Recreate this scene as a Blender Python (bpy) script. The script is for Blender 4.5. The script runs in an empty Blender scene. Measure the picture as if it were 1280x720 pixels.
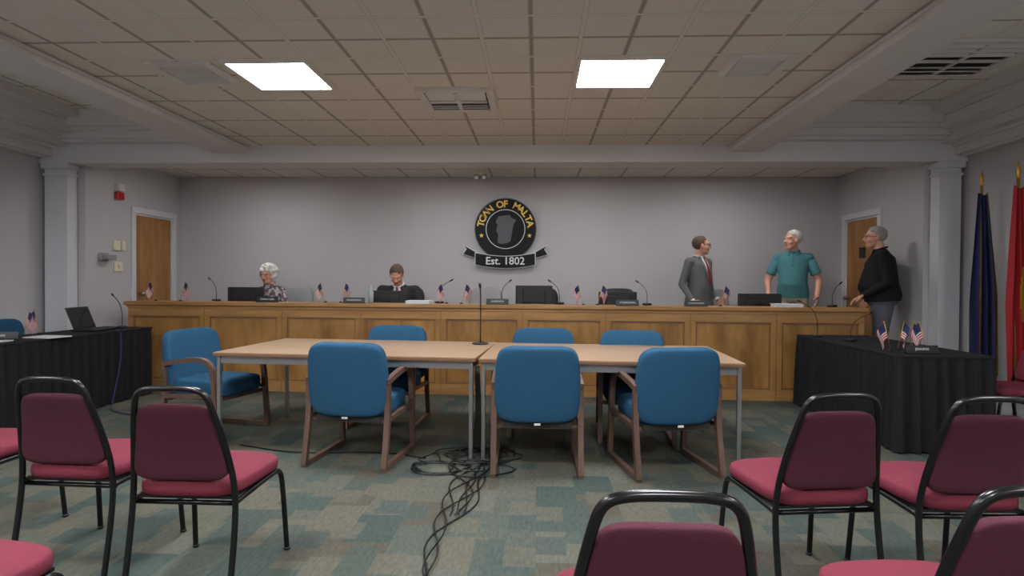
import bpy, bmesh, math, random
from mathutils import Vector, Matrix, noise
random.seed(4)
sc=bpy.context.scene
sc.view_settings.view_transform='Standard'
V=Vector
def lin(c):
    o=[]
    for x in c[:3]:
        x=x/255.0
        o.append(x/12.92 if x<=0.04045 else ((x+0.055)/1.055)**2.4)
    return (o[0],o[1],o[2],1)
# ---------------------------------------------------------------- materials
def newmat(name):
    m=bpy.data.materials.new(name); m.use_nodes=True
    nt=m.node_tree; return m,nt,nt.nodes['Principled BSDF']
def nd(nt,t,**k):
    n=nt.nodes.new(t)
    for a,b in k.items(): setattr(n,a,b)
    return n
def setin(nt,sock,v):
    if hasattr(v,'is_output') or isinstance(v,bpy.types.NodeSocket): nt.links.new(v,sock)
    else: sock.default_value=v
def M(nt,op,a,b=None,c=None):
    n=nd(nt,'ShaderNodeMath',operation=op)
    setin(nt,n.inputs[0],a)
    if b is not None: setin(nt,n.inputs[1],b)
    if c is not None: setin(nt,n.inputs[2],c)
    return n.outputs[0]
def mixc(nt,f,a,b,mode='MIX'):
    n=nd(nt,'ShaderNodeMix',data_type='RGBA',blend_type=mode)
    setin(nt,n.inputs[0],f); setin(nt,n.inputs[6],a); setin(nt,n.inputs[7],b)
    return n.outputs[2]
def objco(nt): return nd(nt,'ShaderNodeTexCoord').outputs['Object']
def mapping(nt,co,scale):
    n=nd(nt,'ShaderNodeMapping'); nt.links.new(co,n.inputs[0]); n.inputs['Scale'].default_value=scale
    return n.outputs[0]
def noi(nt,co,s,det=2):
    n=nd(nt,'ShaderNodeTexNoise'); nt.links.new(co,n.inputs['Vector']); n.inputs['Scale'].default_value=s; n.inputs['Detail'].default_value=det
    return n.outputs['Fac']
def mat(name,c,rough=.6,metal=0,var=.1,scale=8,bump=0,bscale=200,stretch=(1,1,1),spec=.5):
    m,nt,p=newmat(name); co=mapping(nt,objco(nt),stretch)
    c=lin(c); f=noi(nt,co,scale,3)
    a=tuple(max(0,x*(1-var)) for x in c[:3])+(1,); b=tuple(min(1,x*(1+var)) for x in c[:3])+(1,)
    nt.links.new(mixc(nt,f,a,b),p.inputs['Base Color'])
    p.inputs['Roughness'].default_value=rough; p.inputs['Metallic'].default_value=metal
    p.inputs['Specular IOR Level'].default_value=spec
    if bump:
        bn=nd(nt,'ShaderNodeBump'); bn.inputs['Strength'].default_value=bump; bn.inputs['Distance'].default_value=.004
        nt.links.new(noi(nt,co,bscale,2),bn.inputs['Height']); nt.links.new(bn.outputs[0],p.inputs['Normal'])
    return m
def wood(name,c1,c2,stretch,rough=.4):
    m,nt,p=newmat(name); co=mapping(nt,objco(nt),stretch)
    f=noi(nt,co,3,5); f2=noi(nt,co,14,3)
    g=M(nt,'ADD',M(nt,'MULTIPLY',f,.7),M(nt,'MULTIPLY',f2,.3))
    r=nd(nt,'ShaderNodeMapRange'); nt.links.new(g,r.inputs[0]); r.inputs[1].default_value=.35; r.inputs[2].default_value=.65
    nt.links.new(mixc(nt,r.outputs[0],lin(c1),lin(c2)),p.inputs['Base Color'])
    p.inputs['Roughness'].default_value=rough
    return m
def emis(name,c,s):
    m,nt,p=newmat(name); p.inputs['Base Color'].default_value=lin(c)
    p.inputs['Emission Color'].default_value=lin(c); p.inputs['Emission Strength'].default_value=s
    return m
def ceiling_mat(name,c,ox,oy):
    m,nt,p=newmat(name); co=objco(nt)
    sp=nd(nt,'ShaderNodeSeparateXYZ'); nt.links.new(co,sp.inputs[0])
    def line(s,o,pitch,w):
        q=M(nt,'DIVIDE',M(nt,'SUBTRACT',s,o),pitch)
        fr=M(nt,'FRACT',q); d=M(nt,'MULTIPLY',M(nt,'MINIMUM',fr,M(nt,'SUBTRACT',1.0,fr)),pitch)
        return M(nt,'LESS_THAN',d,w)
    small=M(nt,'MAXIMUM',line(sp.outputs[0],ox,.3,.010),line(sp.outputs[1],oy,.3,.010))
    edge=M(nt,'MAXIMUM',line(sp.outputs[0],ox,.3,.017),line(sp.outputs[1],oy,.3,.017))
    big=M(nt,'MAXIMUM',line(sp.outputs[0],ox,.6,.011),line(sp.outputs[1],oy,.6,.011))
    fine=noi(nt,co,90,4); br=noi(nt,co,1.1,1)
    base=mixc(nt,fine,tuple(x*.85 for x in lin(c)[:3])+(1,),lin(c))
    base=mixc(nt,M(nt,'MULTIPLY',br,.2),base,lin((196,186,170)))
    base=mixc(nt,M(nt,'MULTIPLY',edge,.35),base,lin((150,140,126)))
    base=mixc(nt,M(nt,'MULTIPLY',small,.55),base,lin((118,110,98)))
    base=mixc(nt,M(nt,'MULTIPLY',big,.75),base,lin((238,232,224)))
    nt.links.new(base,p.inputs['Base Color']); p.inputs['Roughness'].default_value=.9
    return m
def carpet_mat():
    m,nt,p=newmat('carpet_tiles'); co=objco(nt)
    sp=nd(nt,'ShaderNodeSeparateXYZ'); nt.links.new(co,sp.inputs[0])
    def cells(px,py,seed):
        ix=M(nt,'FLOOR',M(nt,'DIVIDE',sp.outputs[0],px))
        off=M(nt,'FRACT',M(nt,'MULTIPLY',ix,.37))
        iy=M(nt,'FLOOR',M(nt,'ADD',M(nt,'DIVIDE',sp.outputs[1],py),off))
        cb=nd(nt,'ShaderNodeCombineXYZ'); nt.links.new(ix,cb.inputs[0]); nt.links.new(iy,cb.inputs[1]); cb.inputs[2].default_value=seed
        w=nd(nt,'ShaderNodeTexWhiteNoise'); nt.links.new(cb.outputs[0],w.inputs[0]); return w.outputs['Value']
    a=cells(.24,.34,1.3); b=cells(.15,.20,5.7)
    r=nd(nt,'ShaderNodeValToRGB'); r.color_ramp.interpolation='CONSTANT'
    cols=[(92,93,84),(84,90,84),(98,96,86),(74,84,81),(86,82,74),(68,80,78),(97,98,90)]
    el=r.color_ramp.elements
    el[0].color=lin(cols[0]); el[1].position=1/7; el[1].color=lin(cols[1])
    for i in range(2,7):
        e=el.new(i/7); e.color=lin(cols[i])
    nt.links.new(a,r.inputs[0])
    r2=nd(nt,'ShaderNodeValToRGB'); r2.color_ramp.interpolation='CONSTANT'
    el=r2.color_ramp.elements; el[0].color=lin((72,83,81)); el[1].position=.5; el[1].color=lin((97,95,85))
    nt.links.new(b,r2.inputs[0])
    sel=M(nt,'GREATER_THAN',cells(.15,.20,9.1),.6)
    base=mixc(nt,M(nt,'MULTIPLY',sel,.75),r.outputs[0],r2.outputs[0])
    f=noi(nt,mapping(nt,co,(1,.25,1)),70,4)
    base=mixc(nt,.55,base,mixc(nt,f,lin((50,50,47)),lin((222,220,212))),'OVERLAY')
    nt.links.new(base,p.inputs['Base Color']); p.inputs['Roughness'].default_value=.95
    p.inputs['Specular IOR Level'].default_value=.2
    bn=nd(nt,'ShaderNodeBump'); bn.inputs['Strength'].default_value=.5; bn.inputs['Distance'].default_value=.004
    nt.links.new(noi(nt,co,260,2),bn.inputs['Height']); nt.links.new(bn.outputs[0],p.inputs['Normal'])
    return m
MT={}
MT['wall']=mat('wall_paint',(184,181,183),.85,var=.03,scale=2,bump=.1)
MT['white']=mat('trim_paint',(204,204,208),.5,var=.03)
MT['beam']=mat('beam_paint',(212,211,212),.6,var=.03)
MT['ceil']=ceiling_mat('acoustic_tiles',(230,226,218),-2.15,3.9)
MT['ceil2']=ceiling_mat('acoustic_tiles_side',(236,234,230),2.7,3.9)
MT['carpet']=carpet_mat()
MT['lens']=emis('light_lens',(250,252,255),62)
MT['lens2']=emis('light_lens_alcove',(252,250,250),14)
MT['grille']=mat('vent_white',(215,212,208),.5,var=.04)
MT['dark']=mat('vent_dark',(40,38,38),.8)
MT['oak']=wood('oak_panel',(120,82,38),(168,124,66),(1.2,1.2,.35))
MT['oak2']=wood('oak_trim',(138,98,52),(174,130,80),(.3,3,3))
MT['door']=wood('door_oak',(140,94,48),(174,126,74),(3,3,.5))
MT['table']=wood('table_laminate',(148,120,94),(162,134,106),(.4,4,4),.35)
MT['edge']=mat('table_edge',(120,86,60),.5)
MT['steel']=mat('grey_steel',(150,150,150),.35,metal=.7,var=.05)
MT['blue']=mat('blue_fabric',(38,78,106),.9,var=.12,scale=30,bump=.4,spec=.2)
MT['cwood']=wood('chair_wood',(80,60,50),(106,82,70),(4,4,1),.4)
MT['red']=mat('red_fabric',(114,46,60),.85,var=.12,scale=40,bump=.4,spec=.2)
MT['redd']=mat('red_back_fabric',(78,38,50),.9,var=.12,scale=40,bump=.4,spec=.2)
MT['blk']=mat('black_metal',(14,14,17),.25,var=.05)
MT['plastic']=mat('black_plastic',(20,20,22),.4,var=.05)
MT['cloth']=mat('black_cloth',(20,20,24),.8,var=.2,scale=5,spec=.3)
MT['screen']=mat('screen',(8,8,10),.1)
MT['paper']=mat('paper',(205,205,205),.8,var=.03)
MT['navy']=mat('flag_navy',(22,30,70),.6,var=.15)
MT['gold']=mat('gold',(206,164,56),.35,metal=.6)
MT['fred']=mat('flag_red',(160,26,34),.7,var=.1)
MT['fwhite']=mat('flag_white',(205,202,200),.7,var=.04)
MT['fblue']=mat('flag_blue',(30,38,86),.7)
MT['seal']=mat('seal_black',(10,10,12),.45,spec=.25)
MT['sgold']=mat('seal_gold',(240,204,96),.5)
MT['sgrey']=mat('seal_grey',(84,88,92),.5)
MT['silver']=mat('seal_silver',(215,218,220),.5)
MT['alarm']=mat('alarm_red',(170,28,36),.4)
MT['cream']=mat('switch_cream',(216,208,180),.5)
MT['greych']=mat('grey_leather',(140,138,140),.5)
MT['glass']=mat('lamp_glass',(215,212,205),.15)
MT['skin']=mat('skin',(206,150,128),.5,var=.06,scale=20)
MT['lip']=mat('lips',(170,94,88),.5)
MT['eye']=mat('eye_white',(220,218,214),.2)
MT['iris']=mat('iris',(40,32,28),.2)
MT['shoe']=mat('shoe_leather',(25,20,18),.35)
# ---------------------------------------------------------------- builder
class B:
    def __init__(s): s.v=[];s.f=[];s.m=[];s.s=[];s.mats=[];s.T=Matrix()
    def mi(s,k):
        m=MT[k] if isinstance(k,str) else k
        if m not in s.mats: s.mats.append(m)
        return s.mats.index(m)
    def add(s,vs,fs,k,smooth=False,T=None):
        o=len(s.v); X=s.T@T if T is not None else s.T
        s.v+= [X@V(p) for p in vs]; i=s.mi(k)
        for f in fs: s.f.append([o+j for j in f]); s.m.append(i); s.s.append(smooth)
    def box(s,c,d,k,T=None,bev=0,R=None):
        bm=bmesh.new(); bmesh.ops.create_cube(bm,size=1)
        for v in bm.verts: v.co=V((v.co.x*d[0],v.co.y*d[1],v.co.z*d[2]))
        if bev: bmesh.ops.bevel(bm,geom=bm.edges[:],offset=bev,segments=2,affect='EDGES',profile=.5)
        X=Matrix.Translation(V(c)); 
        if R is not None: X=X@R
        if T is not None: X=T@X
        bm.verts.index_update()
        s.add([v.co.copy() for v in bm.verts],[[v.index for v in f.verts] for f in bm.faces],k,False,X); bm.free()
    def bx(s,x0,x1,y0,y1,z0,z1,k,bev=0):
        s.box(((x0+x1)/2,(y0+y1)/2,(z0+z1)/2),(abs(x1-x0),abs(y1-y0),abs(z1-z0)),k,bev=bev)
    def tube(s,pts,r,k,n=8,smooth=0,T=None,flat=None,ry=None):
        pts=[V(p) for p in pts]
        rs=list(r) if isinstance(r,(list,tuple)) else [r]*len(pts)
        for _ in range(smooth):
            q=[pts[0]];rr=[rs[0]]
            for i in range(len(pts)-1):
                a,b=pts[i],pts[i+1]
                q+= [a*.75+b*.25,a*.25+b*.75]; rr+=[rs[i]*.75+rs[i+1]*.25,rs[i]*.25+rs[i+1]*.75]
            q.append(pts[-1]);rr.append(rs[-1]);pts=q;rs=rr
        vs=[];fs=[];u=None
        for i,p in enumerate(pts):
            t=(pts[min(i+1,len(pts)-1)]-pts[max(i-1,0)])
            t=t.normalized() if t.length>1e-9 else V((0,0,1))
            if u is None:
                a=V(flat) if flat else (V((0,0,1)) if abs(t.z)<.9 else V((1,0,0)))
                u=(a-t*a.dot(t)).normalized()
            else: u=(u-t*u.dot(t)).normalized()
            w=t.cross(u)
            for j in range(n):
                an=2*math.pi*(j+.5)/n
                vs.append(p+(u*math.cos(an)*rs[i]+w*math.sin(an)*(rs[i] if ry is None else ry)))
        for i in range(len(pts)-1):
            for j in range(n):
                fs.append([i*n+j,i*n+(j+1)%n,(i+1)*n+(j+1)%n,(i+1)*n+j])
        fs.append(list(range(n))[::-1]); fs.append([(len(pts)-1)*n+j for j in range(n)])
        s.add(vs,fs,k,n>5,T)
    def sph(s,c,r,k,nu=16,nv=10,e=1.0,T=None,R=None,fn=None):
        if not isinstance(r,(tuple,list)): r=(r,r,r)
        def pw(x): return math.copysign(abs(x)**e,x)
        vs=[];fs=[]
        for i in range(nv+1):
            th=-math.pi/2+math.pi*i/nv
            for j in range(nu):
                ph=2*math.pi*j/nu
                p=V((r[0]*pw(math.cos(th))*pw(math.cos(ph)),r[1]*pw(math.cos(th))*pw(math.sin(ph)),r[2]*pw(math.sin(th))))
                if fn: p=fn(p)
                if R is not None: p=R@p
                vs.append(p+V(c))
        for i in range(nv):
            for j in range(nu):
                fs.append([i*nu+j,i*nu+(j+1)%nu,(i+1)*nu+(j+1)%nu,(i+1)*nu+j])
        s.add(vs,fs,k,True,T)
    def loft(s,rings,k,n=20,smooth=True,T=None,cap=True):
        vs=[];fs=[]
        for c,rx,ry in rings:
            for j in range(n):
                a=2*math.pi*j/n; vs.append(V(c)+V((rx*math.cos(a),ry*math.sin(a),0)))
        for i in range(len(rings)-1):
            for j in range(n): fs.append([i*n+j,i*n+(j+1)%n,(i+1)*n+(j+1)%n,(i+1)*n+j])
        if cap: fs.append(list(range(n))[::-1]); fs.append([(len(rings)-1)*n+j for j in range(n)])
        s.add(vs,fs,k,smooth,T)
    def prism(s,poly,d,k,T):
        n=len(poly); vs=[(x,y,0) for x,y in poly]+[(x,y,d) for x,y in poly]
        fs=[list(range(n))[::-1],[n+i for i in range(n)]]+[[i,(i+1)%n,n+(i+1)%n,n+i] for i in range(n)]
        s.add(vs,fs,k,False,T)
    def text(s,t,size,k,T,ext=.001,align='CENTER',off=0):
        cu=bpy.data.curves.new('t','FONT'); cu.body=t; cu.size=size; cu.extrude=ext; cu.align_x=align; cu.align_y='CENTER'; cu.resolution_u=3; cu.offset=off
        ob=bpy.data.objects.new('t',cu); sc.collection.objects.link(ob)
        dg=bpy.context.evaluated_depsgraph_get(); me=bpy.data.meshes.new_from_object(ob.evaluated_get(dg))
        s.add([v.co.copy() for v in me.vertices],[list(p.vertices) for p in me.polygons],k,False,T)
        bpy.data.objects.remove(ob); bpy.data.meshes.remove(me)
    def mesh(s,name):
        me=bpy.data.meshes.new(name); me.from_pydata([tuple(v) for v in s.v],[],s.f)
        for m in s.mats: me.materials.append(m)
        me.polygons.foreach_set('material_index',s.m); me.polygons.foreach_set('use_smooth',s.s)
        me.update()
        return me
    def make(s,name,loc=(0,0,0),rz=0,parent=None):
        ob=bpy.data.objects.new(name,s.mesh(name)); sc.collection.objects.link(ob)
        ob.location=loc; ob.rotation_euler=(0,0,math.radians(rz))
        if parent: ob.parent=parent
        return ob
def inst(name,me,loc,rz):
    ob=bpy.data.objects.new(name,me); sc.collection.objects.link(ob); ob.location=loc; ob.rotation_euler=(0,0,math.radians(rz)); return ob
RX=lambda a:Matrix.Rotation(math.radians(a),4,'X')
RY=lambda a:Matrix.Rotation(math.radians(a),4,'Y')
RZ=lambda a:Matrix.Rotation(math.radians(a),4,'Z')
TR=lambda *p:Matrix.Translation(V(p))
# ---------------------------------------------------------------- room shell
L,R_,AL,AR=-5.6,4.5,-5.2,4.16
YB,YC,YR=8.42,6.43,-2.6
CZ=2.77; SZ=3.10
b=B(); b.bx(L-.1,R_+.1,YR-.1,YB+.1,-.1,0,'carpet'); b.make('floor')
b=B(); b.bx(AL,AR,7.32,YB,0,.15,'carpet'); b.bx(3.66,AR,6.45,7.32,0,.15,'carpet'); b.make('platform_floor')
b=B(); b.bx(AL-.1,AR+.1,YB,YB+.12,0,3.2,'wall'); b.make('wall_back')
def doorwall(name,x0,x1,d0,d1):
    b=B(); b.bx(x0,x1,YC+.3,d0,0,3.2,'wall'); b.bx(x0,x1,d1,YB,0,3.2,'wall'); b.bx(x0,x1,d0,d1,2.15,3.2,'wall'); b.bx(x0,x1,d0,d1,0,.148,'wall'); b.make(name)
doorwall('wall_alcove_left',AL-.12,AL,7.42,8.22); doorwall('wall_alcove_right',AR,AR+.12,7.42,8.20)
b=B(); b.bx(L-.12,L,YR,YC+.3,0,3.2,'wall'); b.make('wall_left')
b=B(); b.bx(R_,R_+.12,YR,YC+.3,0,3.2,'wall'); b.make('wall_right')
b=B(); b.bx(L-.12,R_+.12,YR-.12,YR,0,3.2,'wall'); b.make('wall_rear')
b=B(); b.bx(L,-5.2,YC+.16,YC+.3,0,2.6,'wall'); b.bx(AR,R_,YC+.16,YC+.3,0,2.6,'wall'); b.make('wall_return')
b=B(); b.bx(-3.3,2.15,YR,YC+.05,CZ,CZ+.08,'ceil'); b.make('ceiling')
b=B(); b.bx(AL,AR,YC+.2,YB,CZ,CZ+.08,'ceil'); b.make('ceiling_alcove')
b=B(); b.bx(L,-3.4,YR,YC+.05,SZ,SZ+.08,'ceil2'); b.make('ceiling_left')
b=B(); b.bx(2.2,R_,YR,YC+.05,SZ,SZ+.08,'ceil2'); b.make('ceiling_right')
BE=(('left',-3.60,-3.24),('right',2.05,2.38))
for nm,x0,x1 in BE:
    b=B(); b.bx(x0,x1,YR,YC,2.69,3.2,'beam'); b.bx(x0-.02,x1+.02,YR,YC,2.735,2.755,'beam')
    b.make('beam_'+nm)
b=B(); b.bx(L,R_,YC,YC+.3,2.60,3.2,'beam'); b.bx(L,R_,YC-.012,YC+.312,2.585,2.61,'beam')
b.make('beam_header')
for nm,x0,x1 in (('left',L,-3.60),('right',2.38,R_)):
    b=B()
    b.bx(x0,x1,YC-.10,YC,2.80,2.83,'beam');b.bx(x0,x1,YC-.16,YC,2.83,2.90,'beam'); b.bx(x0,x1,YC-.22,YC,2.90,2.93,'beam'); b.bx(x0,x1,YC-.30,YC,2.93,SZ,'beam')
    b.make('trim_header_'+nm)
for nm,x,sg,kk in (('left',L,1,1),('right',R_,-1,.8)):
    b=B()
    for d,z0,z1 in ((.10,2.64,2.66),(.16,2.66,2.74),(.20,2.74,2.77),(.34,2.77,2.86),(.38,2.86,2.89),(.54,2.89,2.99),(.58,2.99,3.02),(.70,3.02,SZ)):
        b.bx(x,x+sg*d*kk,YR,YC,z0,z1,'beam')
    b.make('cornice_'+nm)
for nm,x0,x1 in (('left',-5.58,-5.24),('right',4.18,4.48)):
    b=B(); xc=(x0+x1)/2; w=(x1-x0)/2-.04; yc=YC+.10
    b.bx(xc-w,xc+w,yc-.10,yc+.05,0,2.585,'white'); b.bx(xc-w-.03,xc+w+.03,yc-.13,yc+.05,0,.16,'white',bev=.01)
    b.bx(xc-w-.015,xc+w+.015,yc-.115,yc+.05,2.44,2.47,'white',bev=.005); b.bx(xc-w-.03,xc+w+.03,yc-.13,yc+.05,2.52,2.584,'white',bev=.01)
    b.make('column',(0,0,0))
b=B(); b.bx(L,L+.02,YR,YC-.1,0,.12,'white'); b.make('baseboard_left')
b=B(); b.bx(R_-.02,R_,YR,YC-.1,0,.12,'white'); b.make('baseboard_right')
b=B(); b.bx(AL,AR,YB-.02,YB,.15,.27,'white'); b.make('baseboard_back')
# doors
def door(name,x,sg,y0,y1,sign):
    b=B(); z0=.152; z1=2.148
    b.bx(x-sg*.05,x-sg*.005,y0+.03,y1-.03,z0,z1-.03,'door')
    for a,c in ((y0+.002,y0+.03),(y1-.03,y1-.002)): b.bx(x-sg*.10,x+sg*.002,a,c,z0,z1,'white')
    b.bx(x-sg*.10,x+sg*.002,y0+.03,y1-.03,z1-.03,z1,'white')
    for a,c in ((y0-.06,y0+.01),(y1-.01,y1+.06)): b.bx(x+sg*.001,x+sg*.025,a,c,z0,z1-.008,'white',bev=.005)
    b.bx(x+sg*.001,x+sg*.03,y0-.065,y1+.065,z1-.008,z1+.07,'white',bev=.005)
    yk=y0+.10 if not sign else y1-.10
    b.tube([(x-sg*.01,yk,1.1),(x+sg*.05,yk,1.1)],.013,'steel'); b.sph((x+sg*.055,yk,1.1),.03,'steel')
    for z in (.4,1.2,1.9): b.bx(x-sg*.006,x,(y1-.05 if not sign else y0+.03),(y1-.03 if not sign else y0+.05),z,z+.1,'steel')
    if sign: b.bx(x-sg*.006,x+sg*.004,7.72,7.86,1.62,1.76,'dark')
    b.make(name)
door('door_1',AL,1,7.42,8.22,False); door('door_2',AR,-1,7.42,8.2,True)
# ceiling lights
def troffer(xc,yc,lens,z=CZ):
    b=B()
    for a in (-1,1):
        b.box((a*.285,0,-.01),(.03,.6,.02),'grille'); b.box((0,a*.285,-.01),(.54,.03,.02),'grille')
    b.box((0,0,-.004),(.54,.54,.006),lens)
    b.make('ceiling_light',(xc,yc,z))
for y in (4.2,1.8,-.6):
    for x in (-1.85,.55): troffer(x,y,'lens')
for y in (1.5,-.9):
    for x in (-4.3,3.3): troffer(x,y,'lens',SZ)  # unseen side-zone fixtures, added to brighten the sides of the room
for x in (-3.65,-1.25,.55,2.35): troffer(x,7.2,'lens2')
def vent(name,xc,yc,w,z,dark=True):
    b=B(); h=w/2
    for a in (-1,1):
        b.box((a*(h-.03),0,-.012),(.06,w,.024),'grille',bev=.004); b.box((0,a*(h-.03),-.012),(w-.12,.06,.024),'grille',bev=.004)
    b.box((0,0,-.003),(w-.1,w-.1,.006),'dark' if dark else 'grille')
    if dark:
        m=h-.09
        for i,r in enumerate((1.0,.72,.44)):
            for a in (-1,1):
                b.box((0,a*m*r,-.022),(w-.14,.035,.008),'grille',R=RX(a*35))
        b.box((0,0,-.022),(.03,w-.14,.016),'grille'); b.box((0,0,-.022),(w-.14,.05,.01),'grille')
    else:
        for i in range(9): b.box((0,-h+.1+i*(w-.2)/8,-.012),(w-.14,.02,.008),'grille',R=RX(30))
    b.make(name,(xc,yc,z))
vent('air_vent',-.65,4.8,.6,CZ); vent('air_vent',3.34,4.9,.80,SZ)
vent('return_grille',-2.45,4.15,.46,CZ,False); vent('return_grille',1.45,4.1,.42,CZ,False)
vent('return_grille',-4.35,5.35,.6,SZ,False); vent('return_grille',-4.35,4.2,.6,SZ,False)
b=B(); b.sph((0,0,0),(.02,.02,.008),'grille'); b.make('sprinkler_head',(-.9,3.0,CZ-.005))
b=B(); b.box((0,0,-.03),(.14,.08,.06),'cream',bev=.01)
for a in (-1,1): b.sph((a*.05,-.03,-.075),.042,'greych'); b.sph((a*.05,-.06,-.085),(.028,.015,.028),'glass')
b.make('emergency_light',(-.78,8.0,CZ))
# wall devices
b=B(); b.bx(0,.05,-.06,.06,-.09,.0,'alarm',bev=.006); b.bx(0,.06,-.05,.05,.01,.10,'fwhite',bev=.006); b.make('fire_alarm',(AL,7.12,2.36))
b=B(); b.bx(0,.03,-.05,.05,-.06,.06,'cream',bev=.006); b.bx(0,.03,.09,.15,-.06,.06,'cream',bev=.006); b.make('thermostat',(AL,7.08,1.70))
b=B(); b.bx(0,.015,-.07,.07,-.06,.06,'cream',bev=.004); b.bx(.015,.03,-.01,.01,-.02,.02,'fwhite'); b.make('light_switch',(AL,7.12,1.44))
b=B(); b.bx(0,.05,-.06,.06,-.05,.05,'greych',bev=.01); b.bx(.05,.12,-.05,.10,-.03,.03,'greych',bev=.01); b.make('door_card_reader',(AL,6.85,1.55))
# ---------------------------------------------------------------- seal
b=B(); F=RX(90)
def disc(r0,r1,y,t,k,n=64):
    vs=[];fs=[]
    for r,yy in ((r0,y),(r1,y),(r1,y+t),(r0,y+t)):
        for j in range(n):
            a=2*math.pi*j/n; vs.append((r*math.cos(a),yy,r*math.sin(a)))
    for q in range(4):
        for j in range(n): fs.append([q*n+j,q*n+(j+1)%n,((q+1)%4)*n+(j+1)%n,((q+1)%4)*n+j])
    b.add(vs,fs,k)
disc(.001,.44,-.03,.03,'seal'); disc(.428,.44,-.036,.01,'sgrey'); disc(.27,.280,-.036,.01,'silver')
disc(.001,.268,-.033,.01,'seal')
county=[(-.11,-.19),(-.06,-.21),(.02,-.2),(.07,-.17),(.09,-.08),(.1,0),(.12,.08),(.15,.13),(.08,.16),(.06,.2),(-.02,.19),(-.1,.18),(-.14,.1),(-.11,.06),(-.13,-.02),(-.1,-.08)]
b.prism(county,.012,'sgrey',TR(0,-.033,0)@F)
t="TOWN OF MALTA"
for i,ch in enumerate(t):
    a=math.radians(90+78-156*i/(len(t)-1))
    b.text(ch,.132,'sgold',TR(.352*math.cos(a),-.034,.352*math.sin(a))@F@RZ(math.degrees(a)-90),.004,off=.0035)
for a in (195,-15):
    a=math.radians(a)
    st=[((.035 if i%2==0 else .015)*math.cos(math.pi/2+i*math.pi/5),(.035 if i%2==0 else .015)*math.sin(math.pi/2+i*math.pi/5)) for i in range(10)]
    b.prism(st,.006,'sgold',TR(.352*math.cos(a),-.03,.352*math.sin(a))@F)
def rib(x): return -.42-.05*math.cos(x*3.6)
def ribbon(x0,x1,h,y,k,dz=0,n=16):
    for i in range(n):
        a=x0+(x1-x0)*i/n; c=x0+(x1-x0)*(i+1)/n
        za,zc=rib(a)+dz,rib(c)+dz
        b.prism([(a,za-h),(c,zc-h),(c,zc+h),(a,za+h)],.02,k,TR(0,y,0)@F)
ribbon(-.43,.43,.09,-.04,'silver'); ribbon(-.42,.42,.082,-.045,'seal')
for sg in (-1,1):
    pl=[(sg*.38,-.34),(sg*.60,-.22),(sg*.56,-.28),(sg*.61,-.36),(sg*.40,-.42)]
    if sg<0: pl=pl[::-1]
    b.prism(pl,.015,'silver',TR(0,-.012,0)@F)
    pl=[(sg*.38,-.35),(sg*.585,-.235),(sg*.548,-.283),(sg*.595,-.354),(sg*.40,-.412)]
    if sg<0: pl=pl[::-1]
    b.prism(pl,.015,'seal',TR(0,-.02,0)@F)
b.text("Est. 1802",.15,'silver',TR(0,-.067,-.455)@F,.003,off=.002)
b.make('town_seal_sign',(-.46,YB-.012,2.03))
# ---------------------------------------------------------------- dais
DX,DY,DR=-.63,6.67,-1.2; DL=8.36; h2=DL/2
def dais_pt(x,ly,z):
    a=math.radians(DR); lx=(x-DX)/math.cos(a)
    return (DX+lx*math.cos(a)-ly*math.sin(a),DY+lx*math.sin(a)+ly*math.cos(a),z)
b=B()
b.bx(-h2,h2,0.02,.06,0,.99,'oak'); 
b.bx(-h2,-h2+.04,.02,.6,0,.99,'oak'); b.bx(h2-.04,h2,.02,.6,0,.99,'oak')
b.bx(-h2,h2,0,.02,0,.12,'oak2'); b.bx(-h2,h2,0,.02,.86,.99,'oak2')
b.bx(-h2-.03,h2+.03,-.04,.30,.985,1.03,'oak2',bev=.008); b.bx(-h2-.01,h2+.01,-.015,.02,.955,.985,'oak2')
b.bx(-h2+.04,h2-.04,.26,.62,.86,.89,'oak2')
b.bx(-h2+.04,h2-.04,.28,.30,.89,.985,'oak')
n=9; pw=DL/n
for i in range(n+1):
    x=-h2+i*pw; w=.06
    b.bx(max(-h2,x-w),min(h2,x+w),0,.02,.12,.86,'oak2' if i in(0,n) else 'oak')
    if 0<i<n: b.bx(x-.004,x+.004,-.002,.02,.0,.955,'edge')
for i in range(n):
    x0=-h2+i*pw+.06; x1=x0+pw-.12
    b.bx(x0,x1,.012,.022,.12,.14,'edge'); b.bx(x0,x1,.012,.022,.84,.86,'edge')
    b.bx(x0,x0+.015,.012,.022,.12,.86,'edge'); b.bx(x1-.015,x1,.012,.022,.12,.86,'edge')
b.make('dais_desk',(DX,DY,0),DR)
# ---------------------------------------------------------------- central tables
def ctable(x0,y0,ln,dp,rz):
    b=B(); 
    b.bx(0,ln,0,dp,.71,.735,'edge',bev=.004); b.bx(.002,ln-.002,.002,dp-.002,.735,.74,'table')
    b.bx(.03,ln-.03,.03,.05,.655,.71,'steel'); b.bx(.03,ln-.03,dp-.05,dp-.03,.655,.71,'steel')
    b.bx(.03,.05,.05,dp-.05,.655,.71,'steel'); b.bx(ln-.05,ln-.03,.05,dp-.05,.655,.71,'steel')
    for x in (.035,ln-.035):
        for y in (.035,dp-.035): b.box((x,y,.355),(.028,.028,.71),'steel',bev=.003)
    b.make('conference_table',(x0,y0,0),rz)
ctable(-2.47,4.40,2.03,1.12,-4.2); ctable(-.42,4.22,1.86,1.12,-2.6)
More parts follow.
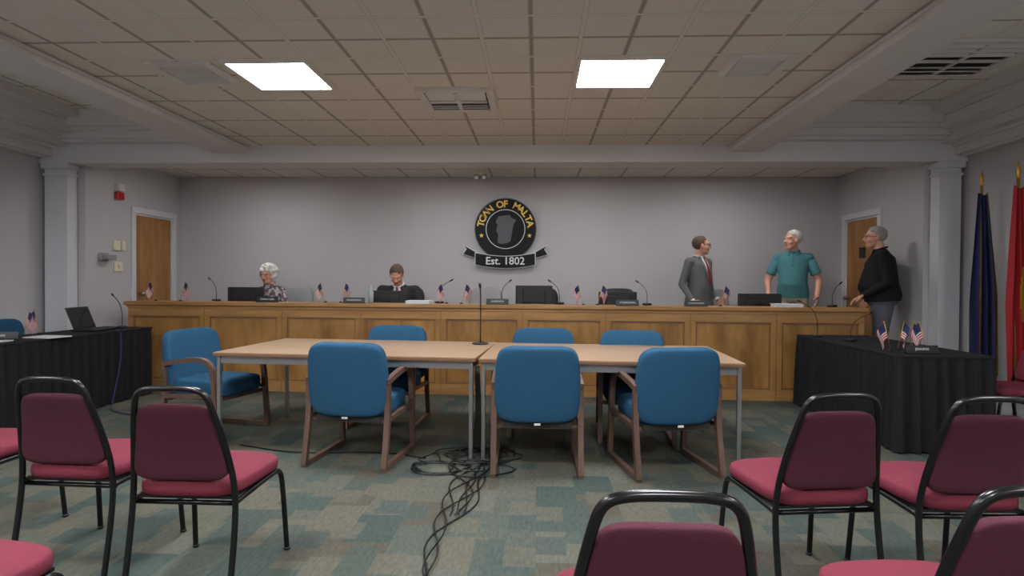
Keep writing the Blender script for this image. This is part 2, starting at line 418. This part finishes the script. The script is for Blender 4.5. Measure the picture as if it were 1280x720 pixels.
# ---------------------------------------------------------------- blue armchair
def armchair_mesh():
    b=B()
    def bk(p):
        q=V(p); q.y+= -.06*(1-(q.x/.27)**2)*.5
        q.x*= 1-.05*max(0,(q.z)/.26)
        return q
    b.sph((0,-.235,.615),(.288,.055,.258),'blue',36,22,e=.36,R=RX(8).to_3x3(),fn=bk)
    b.sph((0,.03,.405),(.262,.265,.075),'blue',32,16,e=.35)
    b.box((0,.0,.335),(.47,.46,.04),'dark')
    for s in (-1,1):
        x=s*.29
        b.tube([(x,-.30,.02),(x,-.255,.22),(x,-.225,.42),(x,-.235,.58)],.026,'cwood',4,1,flat=(0,1,0))
        b.tube([(x,.30,.02),(x,.275,.25),(x,.255,.5),(x,.235,.60),(x,.17,.645),(x,.05,.65),(x,-.12,.625),(x,-.25,.60)],.026,'cwood',4,2,flat=(0,1,0))
        b.tube([(x,.31,.02),(x,-.31,.02)],.025,'cwood',4)
        b.tube([(x,.26,.36),(x,-.22,.34)],.022,'cwood',4)
    b.tube([(-.29,.235,.32),(.29,.235,.32)],.02,'cwood',4); b.tube([(-.29,-.2,.32),(.29,-.2,.32)],.02,'cwood',4)
    b.box((0,-.29,.352),(.04,.004,.014),'paper')
    return b.mesh('blue_armchair')
am=armchair_mesh()
for p in ((-1.28,4.28,-7),(0,4.19,1),(.89,4.2,11),(-1.34,5.32,177),(.06,5.17,181),(.82,5.03,176),(-2.74,4.93,-104),(-5.23,5.78,-90)):
    inst('blue_armchair',am,(p[0],p[1],0),p[2])
# ---------------------------------------------------------------- red stacking chair
def redchair_mesh():
    b=B()
    pts=[(-.215,-.27,0),(-.215,-.215,.30),(-.21,-.205,.46),(-.19,-.235,.62),(-.155,-.285,.80),(-.135,-.298,.855),(-.09,-.303,.872),(0,-.305,.875),
         (.09,-.303,.872),(.135,-.298,.855),(.155,-.285,.80),(.19,-.235,.62),(.21,-.205,.46),(.215,-.215,.30),(.215,-.27,0)]
    b.tube(pts,.0125,'blk',10,2)
    for s in (-1,1):
        b.tube([(s*.212,-.205,.40),(s*.212,.13,.41),(s*.212,.20,.40),(s*.216,.222,.34),(s*.225,.255,0)],.012,'blk',10,2)
        b.sph((s*.225,.255,.008),(.016,.016,.01),'plastic'); b.sph((s*.215,-.268,.008),(.016,.016,.01),'plastic')
    b.tube([(-.212,.19,.395),(.212,.19,.395)],.01,'blk'); b.tube([(-.212,-.19,.39),(.212,-.19,.39)],.01,'blk')
    b.box((0,0,.415),(.40,.40,.012),'plastic')
    def st(p):
        q=V(p); q.x*=1+.05*(q.y/.22); 
        if q.z>0: q.z+=.012*(1-(q.x/.22)**2)
        return q
    b.sph((0,.0,.448),(.222,.225,.034),'red',32,14,e=.4,fn=st)
    def bp(p):
        q=V(p); t=(q.z+.16)/.32; q.x*=1.18-.34*t; q.y+= -.045*t*t+.012; return q
    b.sph((0,-.238,.65),(.172,.022,.16),'redd',32,16,e=.33,R=RX(4).to_3x3(),fn=bp)
    b.sph((0,-.222,.65),(.160,.020,.15),'red',32,16,e=.33,R=RX(4).to_3x3(),fn=bp)
    return b.mesh('red_stacking_chair')
rm=redchair_mesh()
for p in ((-1.42,2.53,0),(-2.04,2.70,-2),(-2.80,2.86,-4),(-1.68,1.55,-6),(.27,1.49,0),(1.12,2.59,8),(1.69,2.57,2),(1.04,1.57,4),(3.84,5.0,90)):
    inst('red_stacking_chair',rm,(p[0],p[1],0),p[2])
# ---------------------------------------------------------------- skirted tables
def skirted(name,w,d,loc,rz,h=.75):
    b=B(); per=2*(w+d); vs=[];fs=[]
    b.box((0,0,h-.012),(w+.01,d+.01,.024),'cloth',bev=.008)
    def P(s):
        s%=per
        if s<w: return (-w/2+s,-d/2,0,-1)
        s-=w
        if s<d: return (w/2,-d/2+s,1,0)
        s-=d
        if s<w: return (w/2-s,d/2,0,1)
        s-=w
        return (-w/2,d/2-s,-1,0)
    n=int(per/.018)
    for lv,(z,am) in enumerate(((h-.02,.002),(h-.12,.010),(h-.4,.018),(.015,.024))):
        for i in range(n):
            s=per*i/n; x,y,nx,ny=P(s); o=am*(math.sin(s*2*math.pi/.11)+.5*math.sin(s*2*math.pi/.067+1))+am*.6
            vs.append((x+nx*o,y+ny*o,z))
    for l in range(3):
        for i in range(n): fs.append([l*n+i,l*n+(i+1)%n,(l+1)*n+(i+1)%n,(l+1)*n+i])
    b.add(vs,fs,'cloth',True)
    for x in (-w/2+.06,w/2-.06):
        for y in (-d/2+.06,d/2-.06): b.tube([(x,y,0),(x,y,h-.02)],.015,'steel')
    return b.make(name,loc,rz)
skirted('skirted_table',.72,1.78,(3.12,5.52,0),0)
skirted('skirted_table',.56,2.6,(-4.68,5.22,0),-2)
# ---------------------------------------------------------------- small items
def mic(loc,rz=0,h=.28,reach=.12):
    b=B(); b.box((0,0,.012),(.07,.09,.024),'plastic',bev=.008)
    b.tube([(0,0,.02),(0,0,h*.5),(0,reach*.3,h*.8),(0,reach,h)],.004,'plastic',6,2)
    b.tube([(0,reach,h),(0,reach+.04,h+.02)],.009,'plastic',8); b.make('gooseneck_microphone',loc,rz)
for x,rz in ((-3.85,60),(-1.15,-60),(-.42,-40),(.25,50),(1.25,40),(3.3,-60)): mic(dais_pt(x,.2,1.031),rz,.26,.13)
mic((2.95,5.7,.751),-60,.26,.3); mic((2.85,6.15,.751),60,.35,.15); mic((-4.55,6.3,.751),60,.35,.2)
b=B(); b.loft([((0,0,0),.075,.075),((0,0,.012),.07,.07),((0,0,.02),.02,.02)],'plastic'); b.tube([(0,0,.01),(0,0,.38),(0,-.02,.46),(0,-.05,.50)],.006,'plastic',8,1); b.tube([(0,-.05,.5),(0,-.09,.53)],.012,'plastic')
b.make('table_microphone',(-.5,5.2,.741))
def mini_flag(loc,rz,h=.24):
    b=B(); b.loft([((0,0,0),.022,.022),((0,0,.015),.012,.012)],'plastic',12)
    T=RY(14); b.tube([(0,0,0.003),(0,0,h)],.0025,'gold',6,T=T); b.sph((0,0,h),.006,'gold',8,6,T=T)
    nu,nv=8,13
    def P(u,v):
        return (u*.085*(1-.2*v),.025*math.sin(u*7+v*2)*u,h-.01-.13*v-.085*u*u)
    for j in range(nv):
        for i in range(nu):
            u0,u1,v0,v1=i/nu,(i+1)/nu,j/nv,(j+1)/nv
            k='fblue' if (i<5 and j<7) else ('fred' if j%2==0 else 'fwhite')
            b.add([P(u0,v0),P(u1,v0),P(u1,v1),P(u0,v1)],[[0,1,2,3]],k,False,T)
    b.make('miniature_flag',loc,rz)
for x,rz in ((-4.55,180),(-4.25,0),(-2.48,180),(-2.3,0),(-1.05,180),(-.88,10),(.52,180),(.68,0),(2.05,10)): mini_flag(dais_pt(x,.12,1.031),rz)
for p in ((-4.82,5.35,.751,0),(-4.84,5.55,.751,170),(2.9,4.98,.751,180),(3.0,5.06,.751,10),(3.12,5.1,.751,30),(3.2,5.0,.751,160)): mini_flag(p[:3],p[3],.24)
def plate(loc,t,rz=0,k='plastic',kt='silver'):
    b=B(); b.box((0,0,.005),(.25,.05,.01),k); b.box((0,0,.035),(.25,.008,.06),k,R=RX(-12)); b.text(t,.026,kt,TR(0,-.0065,.035)@RX(78),.0005); b.make('nameplate',loc,rz)
for x,t in ((-3.12,'TOWN CLERK'),(-2.1,'COUNCILMAN'),(-.45,'SUPERVISOR'),(1.0,'COUNCILMAN'),(1.75,'COUNCILMAN')): plate(dais_pt(x,-.005,1.031),t)
plate((3.02,4.78,.751),'JENNIFER',0); plate((-4.72,5.0,.751),'CLERK',50)
def monitor(x,z,w):
    b=B(); hh=z-.891; b.box((0,.03,.006),(.2,.16,.012),'plastic',bev=.005); b.box((0,.0,.08),(.05,.03,.15),'plastic')
    b.box((0,.02,hh-.13),(w,.035,.26),'plastic',bev=.01); b.box((0,.0,hh-.13),(w*.6,.03,.16),'plastic',bev=.012)
    b.box((0,.039,hh-.13),(w-.03,.003,.23),'screen'); b.make('computer_monitor',dais_pt(x,.40,.891),0)
for x,z,w in ((-3.60,1.20,.45),(-1.8,1.17,.42),(-.05,1.245,.44),(.94,1.18,.45),(2.58,1.17,.50)): monitor(x,z,w)
def paper(name,loc,rz,w=.22,d=.3,t=.006): 
    b=B(); b.box((0,0,t/2),(w,d,t),'paper'); b.box((.01,.005,t*1.1),(w,d,t*.2),'paper',R=RZ(5)); b.make(name,loc,rz)
paper('paper_stack',dais_pt(-1.35,.06,1.031),85,.2,.28,.03); paper('paper_stack',dais_pt(2.75,.06,1.031),85,.2,.28,.03)
for p in ((-4.60,4.75,.751,10),(-4.50,5.25,.751,80)): paper('paper_sheets',p[:3],p[3])
b=B(); b.loft([((0,0,0),.03,.03),((0,0,.13),.032,.032),((0,0,.16),.014,.014),((0,0,.2),.013,.013)],mat('bottle_plastic',(150,160,168),.1)); b.make('water_bottle',dais_pt(-1.95,.15,1.031))
b=B(); b.box((0,0,.01),(.34,.24,.02),'plastic',bev=.005); b.box((0,.15,.13),(.34,.012,.24),'plastic',bev=.004,R=RX(-22)); b.box((0,.142,.13),(.31,.004,.20),'screen',R=RX(-22)); b.box((0,-.0,.0215),(.3,.12,.003),'dark')
b.make('laptop',(-4.62,6.0,.751),95)
# cables
b=B()
for k in range(7):
    pts=[]
    n=22
    for i in range(n):
        t=i/(n-1); yy=4.5-2.45*t
        xx=-.42-.02*t+.12*math.sin(t*6+k*.7)*(1-t*.5)+.05*math.sin(t*17+k*2)+ (-.0 if k<4 else .1*math.sin(t*9+k))
        if k>=3 and t>.55: break
        pts.append((xx,yy,.008+.006*(k%3)))
    b.tube(pts,.0045,'plastic',6,1)
for k in range(9):
    cx,cy=-.55+random.uniform(-.2,.2),4.2+random.uniform(-.2,.2); r=random.uniform(.12,.28)
    b.tube([(cx+r*(1+.2*math.sin(3*a+k))*math.cos(a),cy+r*.8*math.sin(a),.01+.005*(k%4)) for a in [i*.35 for i in range(19)]],.005,'plastic',6)
for k in range(4): b.tube([(-.47+.02*k,4.5,.01),(-.46+.015*k,4.35,.05),(-.44+.01*k,4.3,.4),(-.45+.01*k,4.27,.68)],.005,'plastic',6,1)
b.tube([(-.8,4.25,.012),(-1.2,4.4,.01),(-1.8,4.3,.01),(-2.3,4.5,.01)],.006,'plastic',6,2)
b.make('floor_cables')
b=B(); b.tube([(-4.33,5.9,.765),(-4.30,5.95,.74),(-4.28,5.9,.4),(-4.22,5.7,.05),(-4.1,5.5,.01),(-3.2,5.2,.01)],.006,MT['fblue'],6,2); b.make('power_cable')
# ---------------------------------------------------------------- flags on poles
def bigflag(name,loc,main,acc,ph):
    b=B(); b.loft([((0,0,0),.14,.14),((0,0,.03),.13,.13),((0,0,.05),.04,.04),((0,0,.10),.025,.025)],'gold',24)
    b.tube([(0,0,.05),(0,0,2.24)],.013,MT['oak'],10); b.loft([((0,0,2.24),.02,.02),((0,0,2.27),.012,.012),((0,0,2.31),.022,.012),((0,0,2.40),.001,.001)],'gold',12)
    nu,nv=60,26; vs=[];H=1.92
    for j in range(nv+1):
        v=j/nv
        for i in range(nu+1):
            u=i/nu; wd=.09+.15*min(1,v*1.8)
            amp=.045*min(1,.3+v*1.5)
            x=(u-.5)*wd*1.0+.02*math.sin(u*18+ph)*v+.04*v; y=amp*math.sin(u*2*math.pi*3.5+ph+v*.8)-.02
            z=2.18-v*H*(1-.09*u)-.03*math.sin(u*3)
            vs.append((x,y,z))
    W=nu+1
    for j in range(nv):
        for i in range(nu):
            k=main
            if i>=nu-2 or j>=nv-1: k='gold'
            elif acc and 9<=j<=17 and 20<=i<=40 and ((i-30)/10)**2+((j-13)/4)**2<1: k=acc
            b.add([vs[j*W+i],vs[j*W+i+1],vs[(j+1)*W+i+1],vs[(j+1)*W+i]],[[0,1,2,3]],k,True)
    b.make(name,loc,0)
bigflag('flag_on_pole',(4.25,5.88,0),'navy',None,0); bigflag('flag_on_pole',(4.26,5.46,0),'fred','gold',2)
# ---------------------------------------------------------------- office chairs
def office(loc,rz,k):
    b=B()
    for i in range(5):
        a=i*2*math.pi/5; b.tube([(0,0,.10),(.28*math.cos(a),.28*math.sin(a),.06)],[.025,.016],'plastic'); b.sph((.28*math.cos(a),.28*math.sin(a),.03),.03,'plastic',10,8)
    b.tube([(0,0,.08),(0,0,.42)],.03,'steel'); b.sph((0,0,.45),(.25,.25,.055),k,24,12,e=.4)
    b.sph((0,-.24,.78),(.235,.05,.28),k,24,14,e=.45,R=RX(8).to_3x3()); b.tube([(0,-.1,.4),(0,-.28,.42),(0,-.3,.6)],.02,'plastic',6,1)
    for s in (-1,1): b.tube([(s*.27,-.2,.62),(s*.28,.12,.64),(s*.27,.15,.45),(s*.2,.1,.42)],.016,'plastic',8,1)
    b.make('office_chair',loc,rz)
for x,y,rz,k in ((-3.30,7.76,185,'greych'),(-1.78,7.80,180,'plastic'),(-.75,7.75,170,'greych'),(.1,7.9,190,'plastic'),(1.1,7.85,180,'plastic'),(2.5,8.0,200,'greych')): office((x,y,.15),rz,k)
# ---------------------------------------------------------------- people
def remeshed(b,vox,sm=3):
    ob=bpy.data.objects.new('tmp',b.mesh('tmp')); sc.collection.objects.link(ob)
    m=ob.modifiers.new('r','REMESH'); m.mode='VOXEL'; m.voxel_size=vox; m.use_smooth_shade=True
    s=ob.modifiers.new('s','SMOOTH'); s.factor=.5; s.iterations=sm
    dg=bpy.context.evaluated_depsgraph_get(); me=bpy.data.meshes.new_from_object(ob.evaluated_get(dg))
    bpy.data.objects.remove(ob); me.materials.clear(); return me
def cap(b,a,c,ra,rc,k='skin'):
    b.tube([a,c],[ra,rc],k,14); b.sph(a,ra,k,14,10); b.sph(c,rc,k,14,10)
def dseg(p,a,c):
    ab=c-a; t=max(0,min(1,(p-a).dot(ab)/max(1e-9,ab.length_squared))); return (p-(a+ab*t)).length,t
def tagmesh(me,segs,fix):
    ks=[]
    for s in segs:
        if s[4] not in ks: ks.append(s[4]); me.materials.append(s[4])
    for f in me.polygons:
        best=1e9;bs=None
        for s in segs:
            d,t=dseg(f.center,s[0],s[1]); d-=s[2]+(s[3]-s[2])*t
            if d<best: best=d;bs=s
        k=bs[4]
        if bs[5]!='limb': k=fix(f.center,bs)
        if k not in ks: ks.append(k); me.materials.append(k)
        f.material_index=ks.index(k); f.use_smooth=True
def child(name,me,par,loc=(0,0,0)):
    ob=bpy.data.objects.new(name,me); sc.collection.objects.link(ob); ob.parent=par; ob.location=loc; return ob
def hand_mesh(w,d,n,side):
    d=d.normalized(); n=(n-d*n.dot(d)).normalized(); s=d.cross(n)*side; b=B()
    for i,(o,ln) in enumerate(((-.030,.062),(-.010,.078),(.010,.082),(.030,.072))):
        k0=w+d*.085+s*o; cap(b,w+s*o*.6,k0,.017,.012)
        p=k0; ang=18
        for q,f in enumerate((.45,.32,.23)):
            ang+=14; a=math.radians(ang-18); dd=d*math.cos(a)+n*math.sin(a); e=p+dd*ln*f; cap(b,p,e,.0095-.001*q,.0085-.001*q); p=e
    p=w+d*.02+s*.028; q=p+(d*.55+s*.7+n*.3).normalized()*.045; r=q+(d*.9+s*.25+n*.3).normalized()*.035
    cap(b,p,q,.014,.011); cap(b,q,r,.011,.009)
    me=remeshed(b,.005,1); me.materials.append(MT['skin'])
    for f in me.polygons: f.use_smooth=True
    return me
def human(name,loc,yaw,h,top,legs,skin='skin',sleeve='long',pz=.95,lean=0,seated=False,el=None,wr=None,hy=0,hp=0,bulk=1.0,hair=None,hairstyle='short',glasses=False,suit=None,belly=0,female=False,collar=None):
    E=bpy.data.objects.new(name,None); sc.collection.objects.link(E); E.location=loc; E.rotation_euler=(0,0,math.radians(yaw)); S=h/1.72; E.scale=(S,S,S)
    T=TR(0,0,pz)@RX(-lean)@TR(0,0,-.95); TI=T.inverted()
    def U(*p): return T@V(p)
    topm,legm,sk=MT[top],MT[legs],MT[skin]
    b=B(); segs=[]
    bw=bulk*(.92 if female else 1)
    rings=[((0,0,.86),.12*bw,.09*bw),((0,0,.90),.165*bw,.12*bw),((0,.0,.97),.170*bw,.125*bw),((0,.01+belly*.5,1.08),.160*bw,.115*bw+belly),((0,.005+belly*.3,1.18),.162*bw,.115*bw+belly*.6),((0,0,1.29),.174*bw,.12*bw),((0,-.01,1.37),.172*bw,.105*bw),((0,-.015,1.42),.145*bw,.085),((0,-.012,1.455),.085,.068),((0,-.005,1.48),.06,.056)]
    def prof(z):
        for i in range(len(rings)-1):
            z0,z1=rings[i][0][2],rings[i+1][0][2]
            if z0<=z<=z1:
                t=(z-z0)/(z1-z0); a=rings[i][0][1]+rings[i][2]; c=rings[i+1][0][1]+rings[i+1][2]; return a+(c-a)*t
        return .055
    b.loft(rings,'skin',24,T=T)
    segs+= [(U(0,0,1.0),U(0,0,1.38),.15,.14,topm,'torso'),(U(-.13,0,1.41),U(.13,0,1.41),.06,.06,topm,'torso'),(U(0,0,.90),U(0,0,.93),.13,.13,legm,'torso')]
    nk0,nk1=U(0,-.012,1.44),U(0,.012,1.55); cap(b,nk0,nk1,.060,.053); segs.append((U(0,0,1.49),nk1,.055,.053,sk,'torso'))
    wrs=[]; C=B()
    for i,s in enumerate((-1,1)):
        sh=U(s*.170*bw,-.012,1.39)
        e=V(el[i]) if el else V((s*.25,-.04,1.13)); w=V(wr[i]) if wr else V((s*.26,.06,.89))
        e=sh+(e-sh).normalized()*.29; w=e+(w-e).normalized()*.26
        ru,rf=(.054*bw,.042*bw)
        ext=.006 if sleeve=='long' else 0
        cap(b,U(s*.10,-.01,1.39),sh,.058,.056*bw); cap(b,sh,e,ru,rf); cap(b,e,w,rf,.028+ext)
        mid=sh+(e-sh)*.72
        if sleeve=='long':
            segs+= [(sh,e,ru,rf,topm,'limb'),(e,w,rf,.03,topm,'limb')]
        else:
            dd=(e-sh).normalized()
            C.tube([sh+dd*.03,mid-dd*.01,mid,mid+dd*.003],[ru*.98,ru*1.12,ru*1.13,ru*1.05],top,18)
            segs+= [(sh,mid-(mid-sh)*.2,.066,.064,topm,'limb'),(mid-dd*.02,e,rf,rf,sk,'limb'),(e,w,rf,.028,sk,'limb')]
        wrs.append((e,w,s))
        z0=pz-.04
        hip=V((s*.09,0,z0))
        if seated: kn=V((s*.13,.43,z0+.0)); an=V((s*.13,.42,.09)); 
        else: kn=V((s*.11,.02,.50)); an=V((s*.12,-.03,.10))
        toe=an+V((s*.02,.17,-.05))
        cap(b,hip,kn,.088*bw,.062); cap(b,kn,an,.062,.045); cap(b,an+V((0,-.03,-.045)),toe,.042,.034)
        segs+= [(hip,kn,.09*bw,.062,legm,'leg'),(kn,an+V((0,0,.03)),.06,.05,legm,'limb'),(an+V((0,-.03,-.05)),toe,.042,.036,MT['shoe'],'limb')]
    hem=.93
    def fix(c,s):
        q=TI@c
        if q.z>1.475: return sk
        if s[5]=='leg': return legm if (seated or q.z<hem) else topm
        return topm if q.z>hem else legm
    me=remeshed(b,.012,4); tagmesh(me,segs,fix); child('body',me,E)
    if not seated:
        if suit: C.loft([((0,0,.80),.205*bw,.150*bw),((0,0,.88),.190*bw,.140*bw),((0,0,.97),.176*bw,.131*bw),((0,.01+belly*.5,1.07),.160*bw,.116*bw+belly)],top,28,T=T,cap=False)
        else: C.loft([((0,0,.915),.178*bw,.134*bw),((0,.0,.97),.178*bw,.133*bw+belly*.3),((0,.01+belly*.5,1.07),.163*bw,.118*bw+belly)],top,28,T=T,cap=False)
    nb=[]
    for i in range(25):
        a=2*math.pi*i/24; nb.append((.064*math.sin(a),-.008+.064*math.cos(a),1.474-.016*math.cos(a)))
    C.tube(nb,.011,(suit[0] if suit else (collar or top)),8,T=T,ry=.014)
    for e,w,s in wrs:
        d=(w-e).normalized(); n=V((0,0,-1)) if abs(d.z)<.7 else V((-s,0,0))
        child('hand_left' if s<0 else 'hand_right',hand_mesh(w-d*.01,d,n,1 if (s<0)==(abs(d.z)<.7) else -1),E)
        if suit: C.tube([w-d*.02,w+d*.012],[.034,.034],'fwhite',14)
    if suit:
        C.tube([(0,prof(z)+.001,z) for z in (1.46,1.42,1.37,1.29,1.20)],[.035,.048,.044,.03,.008],suit[0],10,1,T=T,flat=(1,0,0),ry=.006)
        C.tube([(0,prof(z)+.007,z) for z in (1.465,1.44,1.38,1.29,1.18,1.10)],[.017,.014,.02,.026,.03,.012],suit[1],8,1,T=T,flat=(1,0,0),ry=.006)
        for s in (-1,1):
            C.tube([(s*.05,prof(1.45)*.7,1.468),(s*.062,prof(1.42)-.012,1.42),(s*.06,prof(1.36)-.002,1.35),(s*.045,prof(1.27)+.002,1.27),(s*.02,prof(1.16)+.004,1.15)],[.014,.024,.028,.024,.01],suit[2],8,1,T=T,flat=(1,0,0),ry=.007)
    else:
        C.tube([(0,prof(z)+.002,z) for z in (1.455,1.41,1.35,1.30)],[.011,.012,.012,.012],collar or top,6,1,T=T,flat=(1,0,0),ry=.004)
        for s in (-1,1): C.tube([(s*.035,.048,1.475),(s*.042,prof(1.44)-.006,1.445),(s*.048,prof(1.41)-.006,1.415)],[.014,.02,.005],collar or top,8,T=T,flat=(1,0,0),ry=.005)
    C.make('clothing_details',parent=E)
    hc=U(0,.03,1.602)
    H=TR(*hc)@RZ(hy)@RX(hp)
    b=B()
    b.sph((0,-.012,.028),(.076,.097,.088),'skin'); b.sph((0,.022,-.02),(.064,.073,.092),'skin'); b.sph((0,.05,-.082),(.042,.040,.034),'skin'); b.sph((0,.03,-.07),(.056,.05,.035),'skin')
    cap(b,V((0,.092,.012)),V((0,.113,-.022)),.009,.014); b.sph((-.012,.10,-.028),.009,'skin');b.sph((.012,.10,-.028),.009,'skin')
    cap(b,V((-.045,.073,.028)),V((.045,.073,.028)),.012,.012); b.sph((0,.084,.028),(.03,.013,.012),'skin')
    for s in (-1,1):
        b.sph((s*.04,.062,-.03),(.022,.024,.024),'skin'); b.sph((s*.077,.0,-.008),(.010,.019,.032),'skin',12,8); b.sph((s*.082,-.008,.0),(.008,.016,.02),'skin',12,8)
    cap(b,V((-.018,.088,-.052)),V((.018,.088,-.052)),.008,.008); cap(b,V((-.016,.086,-.063)),V((.016,.086,-.063)),.008,.008)
    me=remeshed(b,.0055,2); me.materials.append(sk); me.materials.append(MT['lip'])
    for f in me.polygons:
        c=f.center; f.use_smooth=True
        if abs(c.x)<.024 and -.07<c.z<-.047 and c.y>.088: f.material_index=1
    ho=child('head',me,E); ho.matrix_local=H
    b=B()
    for s in (-1,1):
        b.sph((s*.030,.078,.006),(.013,.012,.009),'eye',12,8); b.sph((s*.030,.0885,.006),(.0055,.003,.0055),'iris',8,6)
        b.tube([(s*.016,.094,.026),(s*.032,.094,.031),(s*.048,.084,.026)],.0035,hair if hair else 'iris',6)
    ob=b.make('eyes',parent=E); ob.matrix_local=H
    if hair:
        b=B()
        if hairstyle=='curly':
            rnd=random.Random(7)
            for i in range(170):
                th=rnd.uniform(0,2*math.pi); z=rnd.uniform(-.85,1)
                r=math.sqrt(1-z*z); p=V((.098*r*math.cos(th),-.022+.112*r*math.sin(th),.030+.102*z))
                if p.y>.045 and p.z<.058: continue
                b.sph(p,rnd.uniform(.018,.027),hair,10,8)
            b.sph((0,-.02,.035),(.09,.10,.09),hair)
            me=remeshed(b,.006,1)
        else:
            def hf(p):
                q=V(p); q*=1+.03*noise.noise(q*40); return q
            b.sph((0,-.016,.034),(.084,.104,.092),hair,40,28,fn=hf); me=remeshed(b,.005,1)
        me.materials.append(MT[hair])
        bm=bmesh.new(); bm.from_mesh(me)
        kill=[]
        for f in bm.faces:
            c=f.calc_center_median(); f.smooth=True
            if hairstyle=='balding': cut=c.z<(-.06 if c.y<-.03 else (-.012 if c.y<.02 else .07)) or (c.y>.035 and abs(c.x)<.05 ) or c.y>.06
            elif hairstyle=='curly': cut=(c.y>.04 and c.z<.05)
            else: cut=(c.z<(-.06 if c.y<-.03 else (-.012 if c.y<.02 else .062))) or (c.y>.062 and c.z<.085)
            if cut: kill.append(f)
        bmesh.ops.delete(bm,geom=kill,context='FACES'); bm.to_mesh(me); bm.free()
        ob=child('hair',me,E); ob.matrix_local=H
        sm=ob.modifiers.new('t','SOLIDIFY'); sm.thickness=.006; sm.offset=-1
    if glasses:
        b=B()
        for s in (-1,1):
            b.tube([(s*.032+.022*math.cos(a),.102,.004+.017*math.sin(a)) for a in [i*math.pi/8 for i in range(17)]],.002,'plastic',6)
            b.tube([(s*.054,.100,.01),(s*.08,.06,.01),(s*.084,.0,.008)],.002,'plastic',6)
        b.tube([(-.01,.103,.008),(.01,.103,.008)],.002,'plastic',6)
        ob=b.make('glasses',parent=E); ob.matrix_local=H
    return E
MT['teal']=mat('teal_polo',(66,120,126),.85,var=.1)
MT['khaki']=mat('khaki_trousers',(168,156,132),.9)
MT['suitg']=mat('grey_suit',(92,94,95),.8,var=.12,scale=30)
MT['suitd']=mat('dark_suit',(30,32,38),.8)
MT['blackshirt']=mat('black_shirt',(18,18,22),.8,spec=.3)
MT['trg']=mat('grey_trousers',(86,88,96),.85)
MT['hw']=mat('white_hair',(205,203,198),.8,var=.15,scale=60,bump=.5)
MT['hg']=mat('grey_hair',(150,146,140),.8,var=.2,scale=60)
MT['hb']=mat('brown_hair',(84,66,52),.8,var=.2,scale=60)
MT['tie']=mat('red_tie',(120,26,40),.5)
m,nt,p=newmat('floral_print'); vo=nd(nt,'ShaderNodeTexVoronoi'); nt.links.new(objco(nt),vo.inputs[0]); vo.inputs['Scale'].default_value=34
r=nd(nt,'ShaderNodeValToRGB'); nt.links.new(vo.outputs['Color'],r.inputs[0]); r.color_ramp.interpolation='CONSTANT'
e=r.color_ramp.elements; e[0].color=lin((70,66,76)); e[1].position=.4; e[1].color=lin((180,170,166)); q=e.new(.65); q.color=lin((120,84,90))
nt.links.new(r.outputs[0],p.inputs[0]); MT['print']=m
human('seated_woman',(-3.47,7.60,.15),180,1.70,'print','suitd',pz=.58,lean=8,seated=True,female=True,hair='hw',hairstyle='curly',glasses=True,el=[(-.24,.12,.80),(.24,.12,.80)],wr=[(-.14,.42,.84),(.14,.42,.84)],hp=-8,collar='print',hy=-12)
human('seated_man',(-1.77,7.62,.15),180,1.80,'suitd','suitd',pz=.55,lean=18,seated=True,hair='hb',hp=-38,suit=('fwhite','tie','suitd'),el=[(-.27,.15,.78),(.27,.15,.78)],wr=[(-.1,.40,.82),(.1,.40,.82)],bulk=1.2)
human('standing_man',(2.05,7.62,.15),-140,1.73,'suitg','suitg',hair='hb',hairstyle='balding',hy=46,suit=('fwhite','tie','suitg'),bulk=1.12,belly=.02,glasses=True,el=[(-.25,-.05,1.13),(.26,-.06,1.13)],wr=[(-.22,.12,.93),(.25,.08,.92)])
human('standing_man',(3.22,7.62,.15),155,1.81,'teal','khaki',sleeve='short',hair='hw',hy=-52,bulk=1.0,belly=.03,collar='teal',el=[(-.27,-.02,1.14),(.27,.0,1.14)],wr=[(-.26,.12,.92),(.26,.12,.93)],lean=3)
human('standing_man',(3.86,6.80,.15),64,1.79,'blackshirt','trg',hair='hg',hairstyle='short',bulk=1.26,belly=.05,glasses=True,hy=14,el=[(-.25,-.02,1.14),(.24,-.08,1.13)],wr=[(-.22,.18,.98),(.22,.10,.93)],lean=4,collar='blackshirt')
# ---------------------------------------------------------------- world + camera
w=bpy.data.worlds.new('World'); sc.world=w; w.use_nodes=True
w.node_tree.nodes['Background'].inputs[0].default_value=(.5,.5,.52,1); w.node_tree.nodes['Background'].inputs[1].default_value=.3
cd=bpy.data.cameras.new('camera'); cam=bpy.data.objects.new('camera',cd); sc.collection.objects.link(cam)
cd.sensor_width=36; cd.lens=36*740/1280; cd.clip_start=.05
cam.matrix_world=TR(0,0,1.3)@RZ(2.47)@RX(90-.7)@RZ(.4)
sc.camera=cam
